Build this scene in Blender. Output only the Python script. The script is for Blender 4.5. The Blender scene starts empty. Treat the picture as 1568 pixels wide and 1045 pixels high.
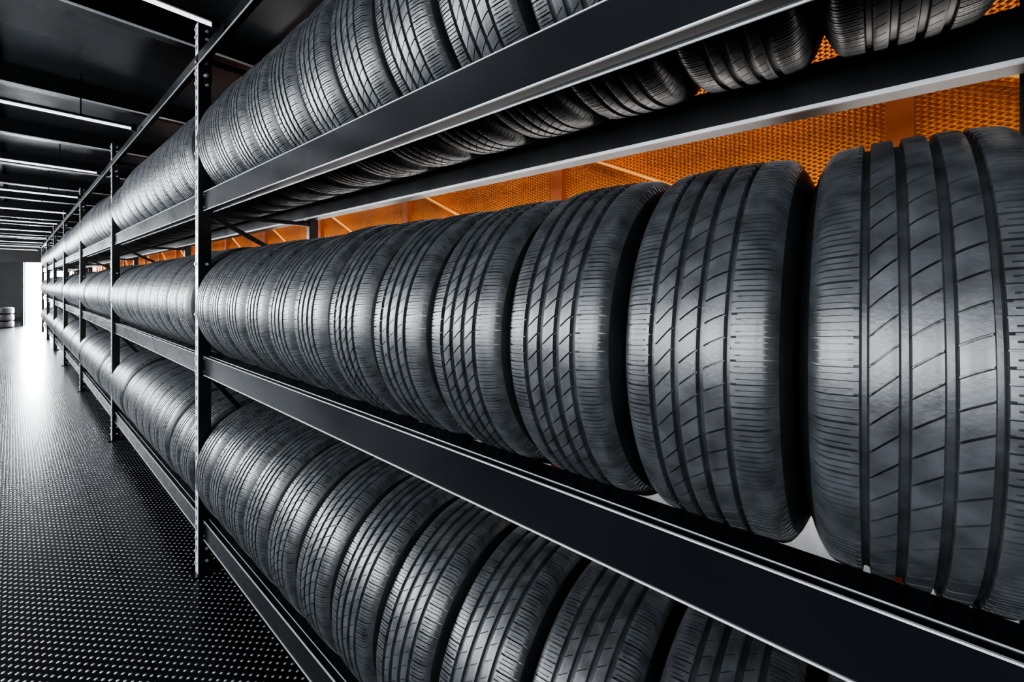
import bpy, bmesh, math, random
from mathutils import Vector, Matrix
random.seed(7)
D=bpy.data; C=bpy.context
COL=C.scene.collection
H=1.45   # camera height

# ------------------------------------------------------------ materials
def new_mat(name):
    m=D.materials.new(name); m.use_nodes=True
    nt=m.node_tree; b=nt.nodes['Principled BSDF']
    return m,nt,b
def mat(name,col,rough=.5,metal=0.,spec=.5,noise=0.,nscale=20,bump=0.,bscale=80,emit=None,estr=0,rvar=.12):
    m,nt,b=new_mat(name); N=nt.nodes; L=nt.links
    b.inputs['Base Color'].default_value=(*col,1)
    b.inputs['Roughness'].default_value=rough
    b.inputs['Metallic'].default_value=metal
    b.inputs['Specular IOR Level'].default_value=spec
    tc=N.new('ShaderNodeTexCoord')
    if noise>0:
        n=N.new('ShaderNodeTexNoise'); n.inputs['Scale'].default_value=nscale; n.inputs['Detail'].default_value=5
        L.new(tc.outputs['Object'],n.inputs['Vector'])
        r=N.new('ShaderNodeValToRGB')
        r.color_ramp.elements[0].position=.3; r.color_ramp.elements[1].position=.72
        r.color_ramp.elements[0].color=(*[c*(1-noise) for c in col],1)
        r.color_ramp.elements[1].color=(*[min(1,c*(1+noise)) for c in col],1)
        L.new(n.outputs['Fac'],r.inputs['Fac']); L.new(r.outputs['Color'],b.inputs['Base Color'])
        mr=N.new('ShaderNodeMapRange'); mr.inputs['From Min'].default_value=.25; mr.inputs['From Max'].default_value=.75
        mr.inputs['To Min'].default_value=max(.02,rough-rvar); mr.inputs['To Max'].default_value=min(1,rough+rvar)
        L.new(n.outputs['Fac'],mr.inputs['Value']); L.new(mr.outputs['Result'],b.inputs['Roughness'])
    if bump>0:
        n2=N.new('ShaderNodeTexNoise'); n2.inputs['Scale'].default_value=bscale; n2.inputs['Detail'].default_value=3
        L.new(tc.outputs['Object'],n2.inputs['Vector'])
        bp=N.new('ShaderNodeBump'); bp.inputs['Strength'].default_value=bump; bp.inputs['Distance'].default_value=.002
        L.new(n2.outputs['Fac'],bp.inputs['Height']); L.new(bp.outputs['Normal'],b.inputs['Normal'])
    if emit:
        b.inputs['Emission Color'].default_value=(*emit,1); b.inputs['Emission Strength'].default_value=estr
    return m
M_rub=mat('tire_rubber',(.032,.035,.039),.39,0,.75,.35,30,.12,220,rvar=.07)
M_side=mat('tire_sidewall_rubber',(.009,.010,.011),.42,0,.4,.2,12,.1,200)  # darkened: shade between the tires put into the colour
M_steel=mat('rack_painted_steel',(.006,.007,.009),.27,.1,.5,.15,3,.05,120,rvar=.05)
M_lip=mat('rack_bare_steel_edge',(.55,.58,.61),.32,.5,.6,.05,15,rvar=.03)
M_post=mat('post_front_flange',(.46,.48,.5),.4,.3,.5,.1,15,rvar=.03)  # pale grey: light on the post front put into the colour
M_dark=mat('post_dark_steel',(.005,.006,.007),.38,.1,.5,.15,10,rvar=.05)
M_bolt=mat('bolt_zinc',(.5,.52,.55),.35,.7,.5,.1,30)
M_ceil=mat('ceiling_gloss_black_panel',(.034,.038,.043),.30,.6,.6,.6,1.1,.2,2.5,rvar=.12)
M_joist=mat('joist_black_steel',(.006,.007,.008),.35,.3)
M_orange=mat('orange_mesh_paint',(.70,.235,.035),.5,0,.4,.18,5)
M_orange2=mat('orange_post_paint',(.22,.055,.012),.5,0,.4,.15,8)
M_brace=mat('orange_brace_paint',(.75,.36,.10),.45,0,.4,.1,8)
M_owall=mat('orange_lit_wall',(.09,.027,.007),.7,0,.3,.3,3)
M_wall=mat('wall_dark_plaster',(.022,.024,.026),.7,0,.3,.25,4)
M_white=mat('white_perforated_panel',(.85,.87,.9),.5,0,.4,.08,20)  # brightness of the lit floor put into the colour
M_frame=mat('window_frame_dark',(.03,.03,.033),.4,.3)
M_glow=mat('daylight_glass',(.9,.95,1),.3,0,.5,emit=(.93,.97,1),estr=60)
M_glow2=mat('window_frosted_glass',(.9,.95,1),.3,0,.5,emit=(.93,.97,1),estr=2)  # glow for the added left-wall windows
M_tube=mat('led_tube_diffuser',(.9,.95,1),.3,0,.5,emit=(.95,.98,1),estr=.8)

# floor: anti-slip plank with raised dimples
def floor_mat():
    m,nt,b=new_mat('floor_embossed_steel'); N=nt.nodes; L=nt.links
    b.inputs['Metallic'].default_value=.5
    b.inputs['Specular IOR Level'].default_value=.35
    tc=N.new('ShaderNodeTexCoord'); sx=N.new('ShaderNodeSeparateXYZ'); L.new(tc.outputs['Object'],sx.inputs[0])
    def math_(op,a,bb=None):
        n=N.new('ShaderNodeMath'); n.operation=op
        for i,v in enumerate((a,bb)):
            if v is None: continue
            if isinstance(v,(int,float)): n.inputs[i].default_value=v
            else: L.new(v,n.inputs[i])
        return n.outputs[0]
    def dots(px,py,ox,oy,rad):
        ax=math_('ADD',sx.outputs[0],ox); ay=math_('ADD',sx.outputs[1],oy)
        fx=math_('MULTIPLY',math_('SUBTRACT',math_('FRACT',math_('DIVIDE',ax,px)),.5),px)
        fy=math_('MULTIPLY',math_('SUBTRACT',math_('FRACT',math_('DIVIDE',ay,py)),.5),py)
        d=math_('SQRT',math_('ADD',math_('MULTIPLY',fx,fx),math_('MULTIPLY',fy,fy)))
        mr=N.new('ShaderNodeMapRange'); mr.interpolation_type='SMOOTHSTEP'
        mr.inputs['From Min'].default_value=rad; mr.inputs['From Max'].default_value=rad*.25
        mr.inputs['To Min'].default_value=0; mr.inputs['To Max'].default_value=1
        L.new(d,mr.inputs['Value']); return mr.outputs['Result']
    a=dots(.034,.046,5,5,.0072); c=dots(.034,.046,5.017,5.023,.0072)
    h=math_('MAXIMUM',a,c)
    b.inputs['Roughness'].default_value=.27
    mx=N.new('ShaderNodeMix'); mx.data_type='RGBA'
    mx.inputs[6].default_value=(.005,.006,.007,1); mx.inputs[7].default_value=(.42,.44,.47,1)  # dimples painted pale: reflected light put into the colour
    L.new(h,mx.inputs[0]); L.new(mx.outputs[2],b.inputs['Base Color'])
    bp=N.new('ShaderNodeBump'); bp.inputs['Strength'].default_value=.6; bp.inputs['Distance'].default_value=.0035
    L.new(h,bp.inputs['Height']); L.new(bp.outputs['Normal'],b.inputs['Normal'])
    return m
M_floor=floor_mat()

# ------------------------------------------------------------ mesh helpers
class MB:
    def __init__(s): s.bm=bmesh.new(); s.mats=[]
    def mi(s,m):
        if m not in s.mats: s.mats.append(m)
        return s.mats.index(m)
    def box(s,x0,x1,y0,y1,z0,z1,m):
        vs=[s.bm.verts.new((x,y,z)) for x in (x0,x1) for y in (y0,y1) for z in (z0,z1)]
        i=s.mi(m)
        for f in ((0,1,3,2),(4,6,7,5),(0,4,5,1),(2,3,7,6),(0,2,6,4),(1,5,7,3)):
            fc=s.bm.faces.new([vs[k] for k in f]); fc.material_index=i
    def bar(s,p0,p1,w,t,m):
        p0=Vector(p0);p1=Vector(p1); d=(p1-p0); d.normalize()
        side=d.cross(Vector((0,1,0)))
        if side.length<.01: side=d.cross(Vector((1,0,0)))
        side.normalize(); up=side.cross(d)
        vs=[]
        for e in (p0,p1):
            for a,b in ((-1,-1),(1,-1),(1,1),(-1,1)):
                vs.append(s.bm.verts.new(e+side*a*w/2+up*b*t/2))
        i=s.mi(m)
        for f in ((3,2,1,0),(4,5,6,7),(0,1,5,4),(1,2,6,5),(2,3,7,6),(3,0,4,7)):
            fc=s.bm.faces.new([vs[k] for k in f]); fc.material_index=i
    def cyl(s,c,axis,r,h,n,m,r2=None):
        c=Vector(c); q=Vector(axis).to_track_quat('Z','Y'); r2=r if r2 is None else r2
        a=[];b=[]
        for k in range(n):
            t=2*math.pi*k/n
            a.append(s.bm.verts.new(c+q@Vector((r*math.cos(t),r*math.sin(t),0))))
            b.append(s.bm.verts.new(c+q@Vector((r2*math.cos(t),r2*math.sin(t),h))))
        i=s.mi(m)
        for k in range(n):
            f=s.bm.faces.new((a[k],a[(k+1)%n],b[(k+1)%n],b[k])); f.material_index=i
        f=s.bm.faces.new(a[::-1]); f.material_index=i
        f=s.bm.faces.new(b); f.material_index=i
    def obj(s,name,parent=None):
        bmesh.ops.recalc_face_normals(s.bm,faces=s.bm.faces)
        me=D.meshes.new(name); s.bm.to_mesh(me); s.bm.free()
        for m in s.mats: me.materials.append(m)
        o=D.objects.new(name,me); COL.objects.link(o)
        if parent: o.parent=parent
        return o
def empty(name,loc=(0,0,0)):
    o=D.objects.new(name,None); o.location=loc; o.empty_display_size=.1; COL.objects.link(o); return o

# ------------------------------------------------------------ tyres
def make_tire(name,P,grooves,skew,gw=.12,dmain=.005,dhalf=.002,rib_half=True,center=1.,dq=.003):
    """axis = local Y, centre = origin, R=.316. grooves=[(u,width)]"""
    R=.316; TW=.081
    def crown(u): return R-.0026*(u/TW)**2-.0018*(abs(u)/TW)**6
    prof=[] # (y, r, mask_main, mask_half, kind, mask_quarter)
    edges=[-TW]
    for (u,w) in grooves: edges+= [u-w/2,u+w/2]
    edges.append(TW)
    ribs=[(edges[i],edges[i+1]) for i in range(0,len(edges),2)]
    nr=len(ribs)
    side=[(.075,.206),(.088,.205),(.097,.212),(.101,.214),(.1055,.224),(.108,.236),(.1115,.238),(.1125,.242),(.1115,.256),(.1085,.268),(.1065,.271),(.1035,.280),(.0985,.2915)]
    for (y,r) in side: prof.append((-y,r,0,0,1,0))
    prof.append((-.0925,.3015,.5,.3,0,0)); prof.append((-.0875,.3078,1,.8,0,.5))
    for k,(a,b) in enumerate(ribs):
        sh=(k==0 or k==nr-1)
        n=7
        for j in range(n):
            u=a+(b-a)*j/(n-1)
            mh=1. if rib_half else 0.
            mq=0
            if sh:
                inner = b if k==0 else a
                mm=0. if abs(u-inner)<.0035 else 1.
                mh=1.; mq=1 if abs(u-inner)>.008 else 0
            else:
                if center>=1: mm=1.
                elif center<=0: mm=0.; mh=1. if rib_half and j>=2 else 0.
                else:
                    mm=1. if j<=round(center*(n-1)) else 0.
                    mh=1. if (rib_half and j>=2) else 0.
            r=crown(u)-(.0009 if j in (0,n-1) and not (sh and abs(abs(u)-TW)<1e-4) else 0)
            prof.append((u,r,mm,mh,0,mq))
        if k<nr-1:
            u,w=grooves[k]; dp=.010
            e=min(.0012,w*.25)
            prof.append((u-w/2+e,crown(u)-dp*.9,0,0,2,0))
            prof.append((u-w/2+e*1.8,crown(u)-dp,0,0,2,0))
            prof.append((u+w/2-e*1.8,crown(u)-dp,0,0,2,0))
            prof.append((u+w/2-e,crown(u)-dp*.9,0,0,2,0))
    prof.append((.0875,.3078,1,.8,0,.5)); prof.append((.0925,.3015,.5,.3,0,0))
    for (y,r) in side[::-1]: prof.append((y,r,0,0,1,0))
    for (y,r) in [(.078,.22),(.092,.245),(.094,.27),(.083,.288),(.04,.299),(-.04,.299),(-.083,.288),(-.094,.27),(-.092,.245),(-.078,.22)]:
        prof.append((y,r,0,0,1,0))
    ts=[0,.03,.040,.040+gw,.050+gw,.27,.277,.325,.332,.54,.548,.605,.613,.785,.792,.84,.847]
    def dep(t):
        m=1. if .039<t<.041+gw else 0.
        h=1. if .547<t<.606 else 0.
        q=1. if (.276<t<.326 or .791<t<.841) else 0.
        return m,h,q
    nA=P*len(ts); verts=[]
    for (y,r,mm,mh,kd,mq) in prof:
        ys=max(-.0875,min(.0875,y))
        off=skew(ys)/R
        for p in range(P):
            base=p+ .10*math.sin(2*math.pi*p/P*3)
            for t in ts:
                m,h,q=dep(t)
                rr=r-max(m*mm*dmain,h*mh*dhalf,q*mq*dq)
                a=2*math.pi*(base+t)/P+off
                verts.append((-rr*math.cos(a),y,rr*math.sin(a)))
    faces=[];mi=[]
    n=len(prof)
    for i in range(n):
        i2=(i+1)%n
        k1=prof[i][4]==1 and prof[i2][4]==1
        for j in range(nA):
            j2=(j+1)%nA
            faces.append((i*nA+j,i*nA+j2,i2*nA+j2,i2*nA+j)); mi.append(1 if k1 else 0)
    me=D.meshes.new(name); me.from_pydata(verts,[],faces)
    me.materials.append(M_rub); me.materials.append(M_side)
    me.polygons.foreach_set('material_index',mi)
    me.update()
    bm=bmesh.new(); bm.from_mesh(me); bmesh.ops.recalc_face_normals(bm,faces=bm.faces); bm.to_mesh(me); bm.free()
    me.polygons.foreach_set('use_smooth',[True]*len(me.polygons))
    me.set_sharp_from_angle(angle=math.radians(28))
    return me
G4=[(-.048,.0085),(-.0162,.010),(.0162,.010),(.048,.0085)]
G4b=[(-.046,.008),(-.014,.009),(.018,.010),(.050,.009)]
G4n=[(-.047,.011),(-.0165,.012),(.0165,.012),(.047,.011)]
def sk(slope,lim=.044,sh=-.08,curve=0):
    def f(u):
        c=max(-lim,min(lim,u)); return slope*c+sh*(u-c)+curve*(c*c)
    return f
T=[make_tire('tire_mesh_a',64,G4,sk(-.8,curve=-4),gw=.075,dmain=.006,dhalf=.004,rib_half=False),
   make_tire('tire_mesh_b',68,G4b,sk(-.85,curve=-5),gw=.075,dmain=.006,dhalf=.004,rib_half=False),
   make_tire('tire_mesh_c',70,G4n,sk(-.95),gw=.085,dmain=.006,dhalf=.004,rib_half=False),
   make_tire('tire_mesh_d',66,G4n,sk(-.7),gw=.095,dmain=.006,dhalf=.004,center=0,rib_half=True)]

XC=.89; XF=.70; XB=1.08
shelf_top=[H-1.187,H-.364,H+.459]
BAY=2.8; Y0=-.22; NB=8
def place(me,row,y,sc,parent=None,name='tire'):
    R=.316*sc; g=(XB-XF)/2
    h=math.sqrt(R*R-g*g)+.0008
    o=D.objects.new(name,me); COL.objects.link(o)
    o.location=(XC,y,shelf_top[row]+h)
    o.scale=(sc,.995,sc)
    o.rotation_euler=(0,random.uniform(0,6.28),0)
    if parent: o.parent=parent
rows_par=[empty('row_of_tires') for _ in range(3)]
first_mid=[0,1,2,2,3,2,3,3,2,3,3,3]
for row in range(3):
    for b in range(-1,NB-1):
        cnt=0; sc=1; grp=0
        for k in range(12):
            if cnt<=0:
                grp=random.choice([0,1,2,3,3,2]); cnt=random.choice([2,3,4,5])
                sc=random.uniform(.96,1.02) if b!=0 or row!=1 else random.uniform(.99,1.01)
            cnt-=1
            g=grp
            if b==0 and row==1: g=first_mid[k]
            if b==0 and row==1 and k<2: sc=1.015
            s2=sc*random.uniform(.992,1.006)
            y=Y0+.069+.1122+.2246*k+BAY*b
            near=(b==0)
            place(T[g],row,y,s2,None if near else rows_par[row],'tire' if near else 'tire_in_row')

# ------------------------------------------------------------ rack
rack=empty('tire_storage_rack')
YS=Y0-BAY; YE=Y0+BAY*(NB-1)
for r,zt in enumerate(shelf_top):
    mb=MB(); zb=zt-.092
    mb.box(.625,.629,YS,YE,zb,zt,M_steel)
    mb.box(.629,XF,YS,YE,zt-.004,zt,M_steel)
    mb.box(XF-.004,XF,YS,YE,zb+.02,zt-.004,M_dark)
    mb.box(.629,.668,YS,YE,zb,zb+.004,M_dark)
    mb.box(.664,.668,YS,YE,zb+.004,zb+.016,M_steel)
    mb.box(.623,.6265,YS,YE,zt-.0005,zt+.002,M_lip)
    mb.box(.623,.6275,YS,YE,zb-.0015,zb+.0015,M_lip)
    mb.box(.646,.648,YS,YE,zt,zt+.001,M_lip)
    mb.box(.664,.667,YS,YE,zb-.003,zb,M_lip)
    mb.obj('front_beam_%d'%r,rack)
    mb=MB()
    mb.box(XB,XB+.004,YS,YE,zb,zt,M_dark)
    mb.box(XB,XB+.06,YS,YE,zt-.004,zt,M_dark)
    mb.box(XB,XB+.05,YS,YE,zb-.004,zb,M_dark)
    mb.box(XB-.008,XB-.002,YS,YE,zb-.004,zb+.004,M_post)  # lip lit from behind: bright line put into the colour
    mb.box(XB-.003,XB+.001,YS,YE,zb-.004,zb+.001,M_post)
    mb.obj('back_beam_%d'%r,rack)
mb=MB()
mb.box(.60,.604,YS,YE,H+1.09,H+1.14,M_dark); mb.box(.60,.655,YS,YE,H+1.14,H+1.144,M_dark)
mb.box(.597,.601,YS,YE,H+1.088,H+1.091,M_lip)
mb.box(1.16,1.2,YS,YE,H+1.10,H+1.14,M_dark)
mb.obj('top_rail',rack)
TOP=H+1.30
for i in range(NB+1):
    y=YS+BAY*i
    mb=MB()
    hw=.019
    mb.box(.600,.603,y-hw,y+hw,.008,TOP,M_post)
    mb.box(.603,.657,y-hw,y-hw+.003,.008,TOP,M_dark)
    mb.box(.6,.6035,y-hw-.0015,y-hw,.008,TOP,M_post)
    mb.box(.603,.657,y+hw-.003,y+hw,.008,TOP,M_dark)
    mb.box(.575,.69,y-.045,y+.045,0,.008,M_steel)
    z=.12
    while z<TOP-.05:
        mb.box(.5992,.6002,y-.009,y+.009,z,z+.022,M_dark); z+=.05
    z=.12
    while z<TOP-.05:
        mb.box(.617,.625,y-hw-.0007,y-hw,z,z+.02,M_joist); z+=.05
    for z in shelf_top+[H+1.12]:
        mb.box(.605,.66,y-hw-.003,y-hw,z-.10,z+.015,M_dark)
        for dz in (-.075,-.012):
            mb.cyl((.632,y-hw-.003,z+dz),(0,-1,0),.009,.008,6,M_bolt)
            mb.cyl((.632,y-hw-.011,z+dz),(0,-1,0),.004,.006,8,M_bolt)
            mb.cyl((.60,y,z+dz),(-1,0,0),.008,.006,6,M_bolt)
    for z in (.06,.12,.62,1.3,1.55,2.1,2.45,2.5,2.68,2.72):
        mb.cyl((.638,y-hw,z),(0,-1,0),.007,.008,6,M_bolt)
        mb.cyl((.60,y,z),(-1,0,0),.008,.008,6,M_bolt)
    mb.box(1.15,1.2,y-hw,y-hw+.003,0,TOP,M_dark)
    mb.box(1.197,1.2,y-hw,y+hw,0,TOP,M_dark)
    mb.box(1.15,1.153,y-hw,y+hw,0,TOP,M_dark)
    for zt in shelf_top:
        mb.box(.657,1.15,y-.012,y+.012,zt-.115,zt-.094,M_dark)
    mb.box(.657,1.15,y-.012,y+.012,H+1.12,H+1.145,M_dark)
    mb.bar((.66,y,shelf_top[1]-.11),(.86,y,shelf_top[1]-.40),.022,.012,M_dark)
    mb.bar((.66,y,shelf_top[2]-.11),(1.15,y,shelf_top[1]+.45),.022,.012,M_dark)
    mb.bar((.66,y,.45),(1.15,y,.05),.022,.012,M_dark)
    mb.obj('upright_frame_%d'%i,rack)

# ------------------------------------------------------------ room
XL=-1.7; XR=2.7; YN=-3.6; YF=22.5; ZC=H+1.40
mb=MB()
mb.box(XL,XR,YN,YF+6,-.12,-.006,M_dark)
xs=[-1.7,-1.256,-.756,-.256,.344,.95,1.55,2.15,2.7]
for ia,(a,b) in enumerate(zip(xs[:-1],xs[1:])):
    y0=YN-(1.2 if ia%2 else 0)
    while y0<YF+6:
        mb.box(a+.002,b-.002,max(YN,y0)+.002,min(YF+6,y0+2.9)-.002,-.006,0,M_floor); y0+=2.9
mb.obj('floor')
mb=MB(); mb.box(XL,XR,YN,YF+6,ZC,ZC+.1,M_ceil); mb.obj('ceiling')
mb=MB()
y=2.79-1.38*5
while y<YF:
    mb.box(XL,XR,y-.004,y+.004,ZC-.13,ZC,M_joist)
    mb.box(XL,XR,y-.035,y+.035,ZC-.138,ZC-.13,M_joist)
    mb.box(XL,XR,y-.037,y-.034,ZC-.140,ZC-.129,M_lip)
    y+=1.38
for x in (-1.1,-.1,):
    mb.box(x-.03,x+.03,YN,YF,ZC-.03,ZC,M_joist)
mb.obj('trim_1')   # ceiling joists
# slim LED tubes across the aisle
y=2.15
while y<YF:
    mb=MB(); zz=H+1.105
    mb.box(-1.3,.57,y-.012,y+.012,zz+.009,zz+.024,M_joist)
    mb.cyl((-1.28,y,zz),(1,0,0),.009,1.83,10,M_tube)
    mb.box(-1.31,-1.28,y-.018,y+.018,zz-.016,zz+.032,M_steel); mb.box(.55,.58,y-.018,y+.018,zz-.016,zz+.032,M_steel)
    for x in (-1.0,.3): mb.box(x-.004,x+.004,y-.003,y+.003,zz+.024,ZC,M_joist)
    mb.obj('led_batten_light')
    y+=1.87
# unseen left wall; windows added to light the tire fronts
mb=MB()
W0,W1=H-.35,H+.72
mb.box(XL-.15,XL,YN,YF,0,W0,M_wall); mb.box(XL-.15,XL,YN,YF,W1,ZC,M_wall)
wins=[]; y=YN
pitch=2.8
while y<YF-.1:
    y1=min(y+pitch,YF)
    mb.box(XL-.15,XL,y,y+.3,W0,W1,M_wall)
    wins.append((y+.3,y1)); y=y1
mb.obj('wall_left')
for i,(a,b) in enumerate(wins):
    mb=MB()
    mb.box(XL-.12,XL-.11,a,b,W0,W1,M_glow2)
    for f in (a,(a+b)/2-.02,b-.04): mb.box(XL-.11,XL-.06,f,f+.04,W0,W1,M_frame)
    mb.box(XL-.11,XL-.06,a,b,W0,W0+.04,M_frame); mb.box(XL-.11,XL-.06,a,b,W1-.04,W1,M_frame)
    mb.obj('window_%d'%(i+1))
    l=D.lights.new('window_daylight','AREA'); l.shape='RECTANGLE'; l.size=b-a-.1; l.size_y=W1-W0-.1  # area light added in each opening to light the treads
    l.energy=(96 if a<2 else 140 if a<6 else 170)*(b-a)/2.5; l.color=(.94,.97,1)
    o=D.objects.new('window_daylight',l); COL.objects.link(o)
    o.location=(XL-.04,(a+b)/2,(W0+W1)/2)
    o.rotation_euler=(math.radians(90),0,math.radians(-90))
mb=MB(); mb.box(XR,XR+.1,YN,YF+6,0,ZC,M_owall); mb.obj('wall_right')
mb=MB(); mb.box(XL,XR,YN-.1,YN,0,ZC,M_wall); mb.obj('wall_front')
mb=MB()
mb.box(XL-.15,-1.3,YF,YF+.15,0,ZC,M_wall); mb.box(-1.3,XR,YF,YF+.15,2.2,ZC,M_wall)
mb.box(1.5,XR,YF,YF+.15,0,2.2,M_wall)
mb.box(.22,.28,YF,YF+.15,0,2.2,M_wall)
mb.obj('wall_back')
mb=MB(); mb.box(.281,1.499,YF+.05,YF+.06,.001,2.199,M_glow)
for x in (.285,.88,1.455): mb.box(x,x+.04,YF+.01,YF+.05,0.001,2.199,M_lip)
mb.obj('door_1')
mb=MB(); mb.box(XL,.4,YF+5.8,YF+5.9,0,ZC,M_wall); mb.box(XL-.1,XL,YF+.15,YF+6,0,ZC,M_wall); mb.obj('wall_beyond')
for i,(x,yy) in enumerate(((-.2,YF-.6),(-.85,YF-.9))):
    par=empty('stack_of_tires')
    for k in range(3-i):
        o=D.objects.new('stacked_tire_%d'%k,T[3]); COL.objects.link(o); o.parent=par
        o.location=(x,yy,.115+.228*k); o.rotation_euler=(math.radians(90),0,0); o.scale=(.85,1,.85)
def area(name,loc,rot,sx,sy,e,col=(1,1,1)):
    l=D.lights.new(name,'AREA'); l.shape='RECTANGLE'; l.size=sx; l.size_y=sy; l.energy=e; l.color=col
    o=D.objects.new(name,l); COL.objects.link(o); o.location=loc; o.rotation_euler=rot; return o
area('door_daylight',(.9,YF-.05,1.15),(math.radians(-90),0,0),1.1,2.1,120,(.94,.98,1))

# orange expanded-metal screen behind the rack
XM=1.95
def panel_mesh(w,h):
    cw,ch=.034,.0155; verts=[];faces=[]
    ni=int(w/cw); nj=int(h/ch)
    for i in range(ni):
        for j in range(nj*2):
            cy=(i+.5+(.5 if j%2 else 0))*cw; cz=(j*.5+.5)*ch
            if cy>w-cw*.5: continue
            b=len(verts)
            for s,tilt in ((1,0),(.64,1)):
                verts+= [(-.001*tilt,cy-cw/2*s,cz),(.003*tilt,cy,cz+ch/2*s),(-.001*tilt,cy+cw/2*s,cz),(-.004*tilt,cy,cz-ch/2*s)]
            for q in range(4):
                q2=(q+1)%4; faces.append((b+q,b+q2,b+4+q2,b+4+q))
    me=D.meshes.new('expanded_metal'); me.from_pydata(verts,[],faces); me.materials.append(M_orange); return me
PM=panel_mesh(1.32,1.7)
screen=empty('orange_mesh_partition')
y=-.06-1.38*2; n=0
mbp=MB()
while y<YF-1.4:
    o=D.objects.new('mesh_panel_%d'%n,PM); COL.objects.link(o); o.parent=screen; o.location=(XM,y+.03,H-.35)
    mbp.box(XM-.03,XM+.03,y-.036,y+.036,0,ZC,M_orange2)
    mbp.bar((XM-.02,y+.04,H+.10),(XM-.02,y+1.34,H+.72),.012,.012,M_brace)
    y+=1.38; n+=1
mbp.box(XM-.02,XM+.02,-2.9,y,H+1.33,H+1.37,M_orange2)
mbp.box(XM-.02,XM+.02,-2.9,y,H-.40,H-.35,M_orange2)
mbp.obj('frame',screen)
mb=MB(); mb.box(XM-.005,XM+.005,-2.9,y,0.0,H-.4,M_white); mb.obj('kick_panel',screen)  # added white sheet, stands in for the brightly lit floor behind
for k in range(8):
    yy=-1.5+2.8*k
    area('aisle_lamp',(1.62,yy,ZC-.2),(0,math.radians(-25),0),.25,2.4,27,(1,.93,.84))
    area('mesh_back_lamp',(2.35,yy,ZC-.2),(0,0,0),.25,2.4,16,(1,.86,.66))
for k in range(3):
    # unseen fill lights, added low to brighten the underside of the upper row
    area('partition_uplight',(1.86,-1.0+2.4*k,H+.0),(0,math.radians(125),0),.08,2.2,7,(1,.97,.93))

w=D.worlds.new('world'); C.scene.world=w; w.use_nodes=True
w.node_tree.nodes['Background'].inputs[0].default_value=(.6,.7,.85,1); w.node_tree.nodes['Background'].inputs[1].default_value=.05
cam=D.cameras.new('camera'); cam.sensor_width=36; cam.lens=15.0; cam.shift_y=-107/1920; cam.clip_start=.02
co=D.objects.new('camera',cam); COL.objects.link(co)
co.location=(0,0,H); co.rotation_euler=(math.radians(90),0,-math.atan(939/800))
C.scene.camera=co
try:
    C.scene.view_settings.view_transform='AgX'; C.scene.view_settings.look='AgX - High Contrast'
except Exception as e: print(e)
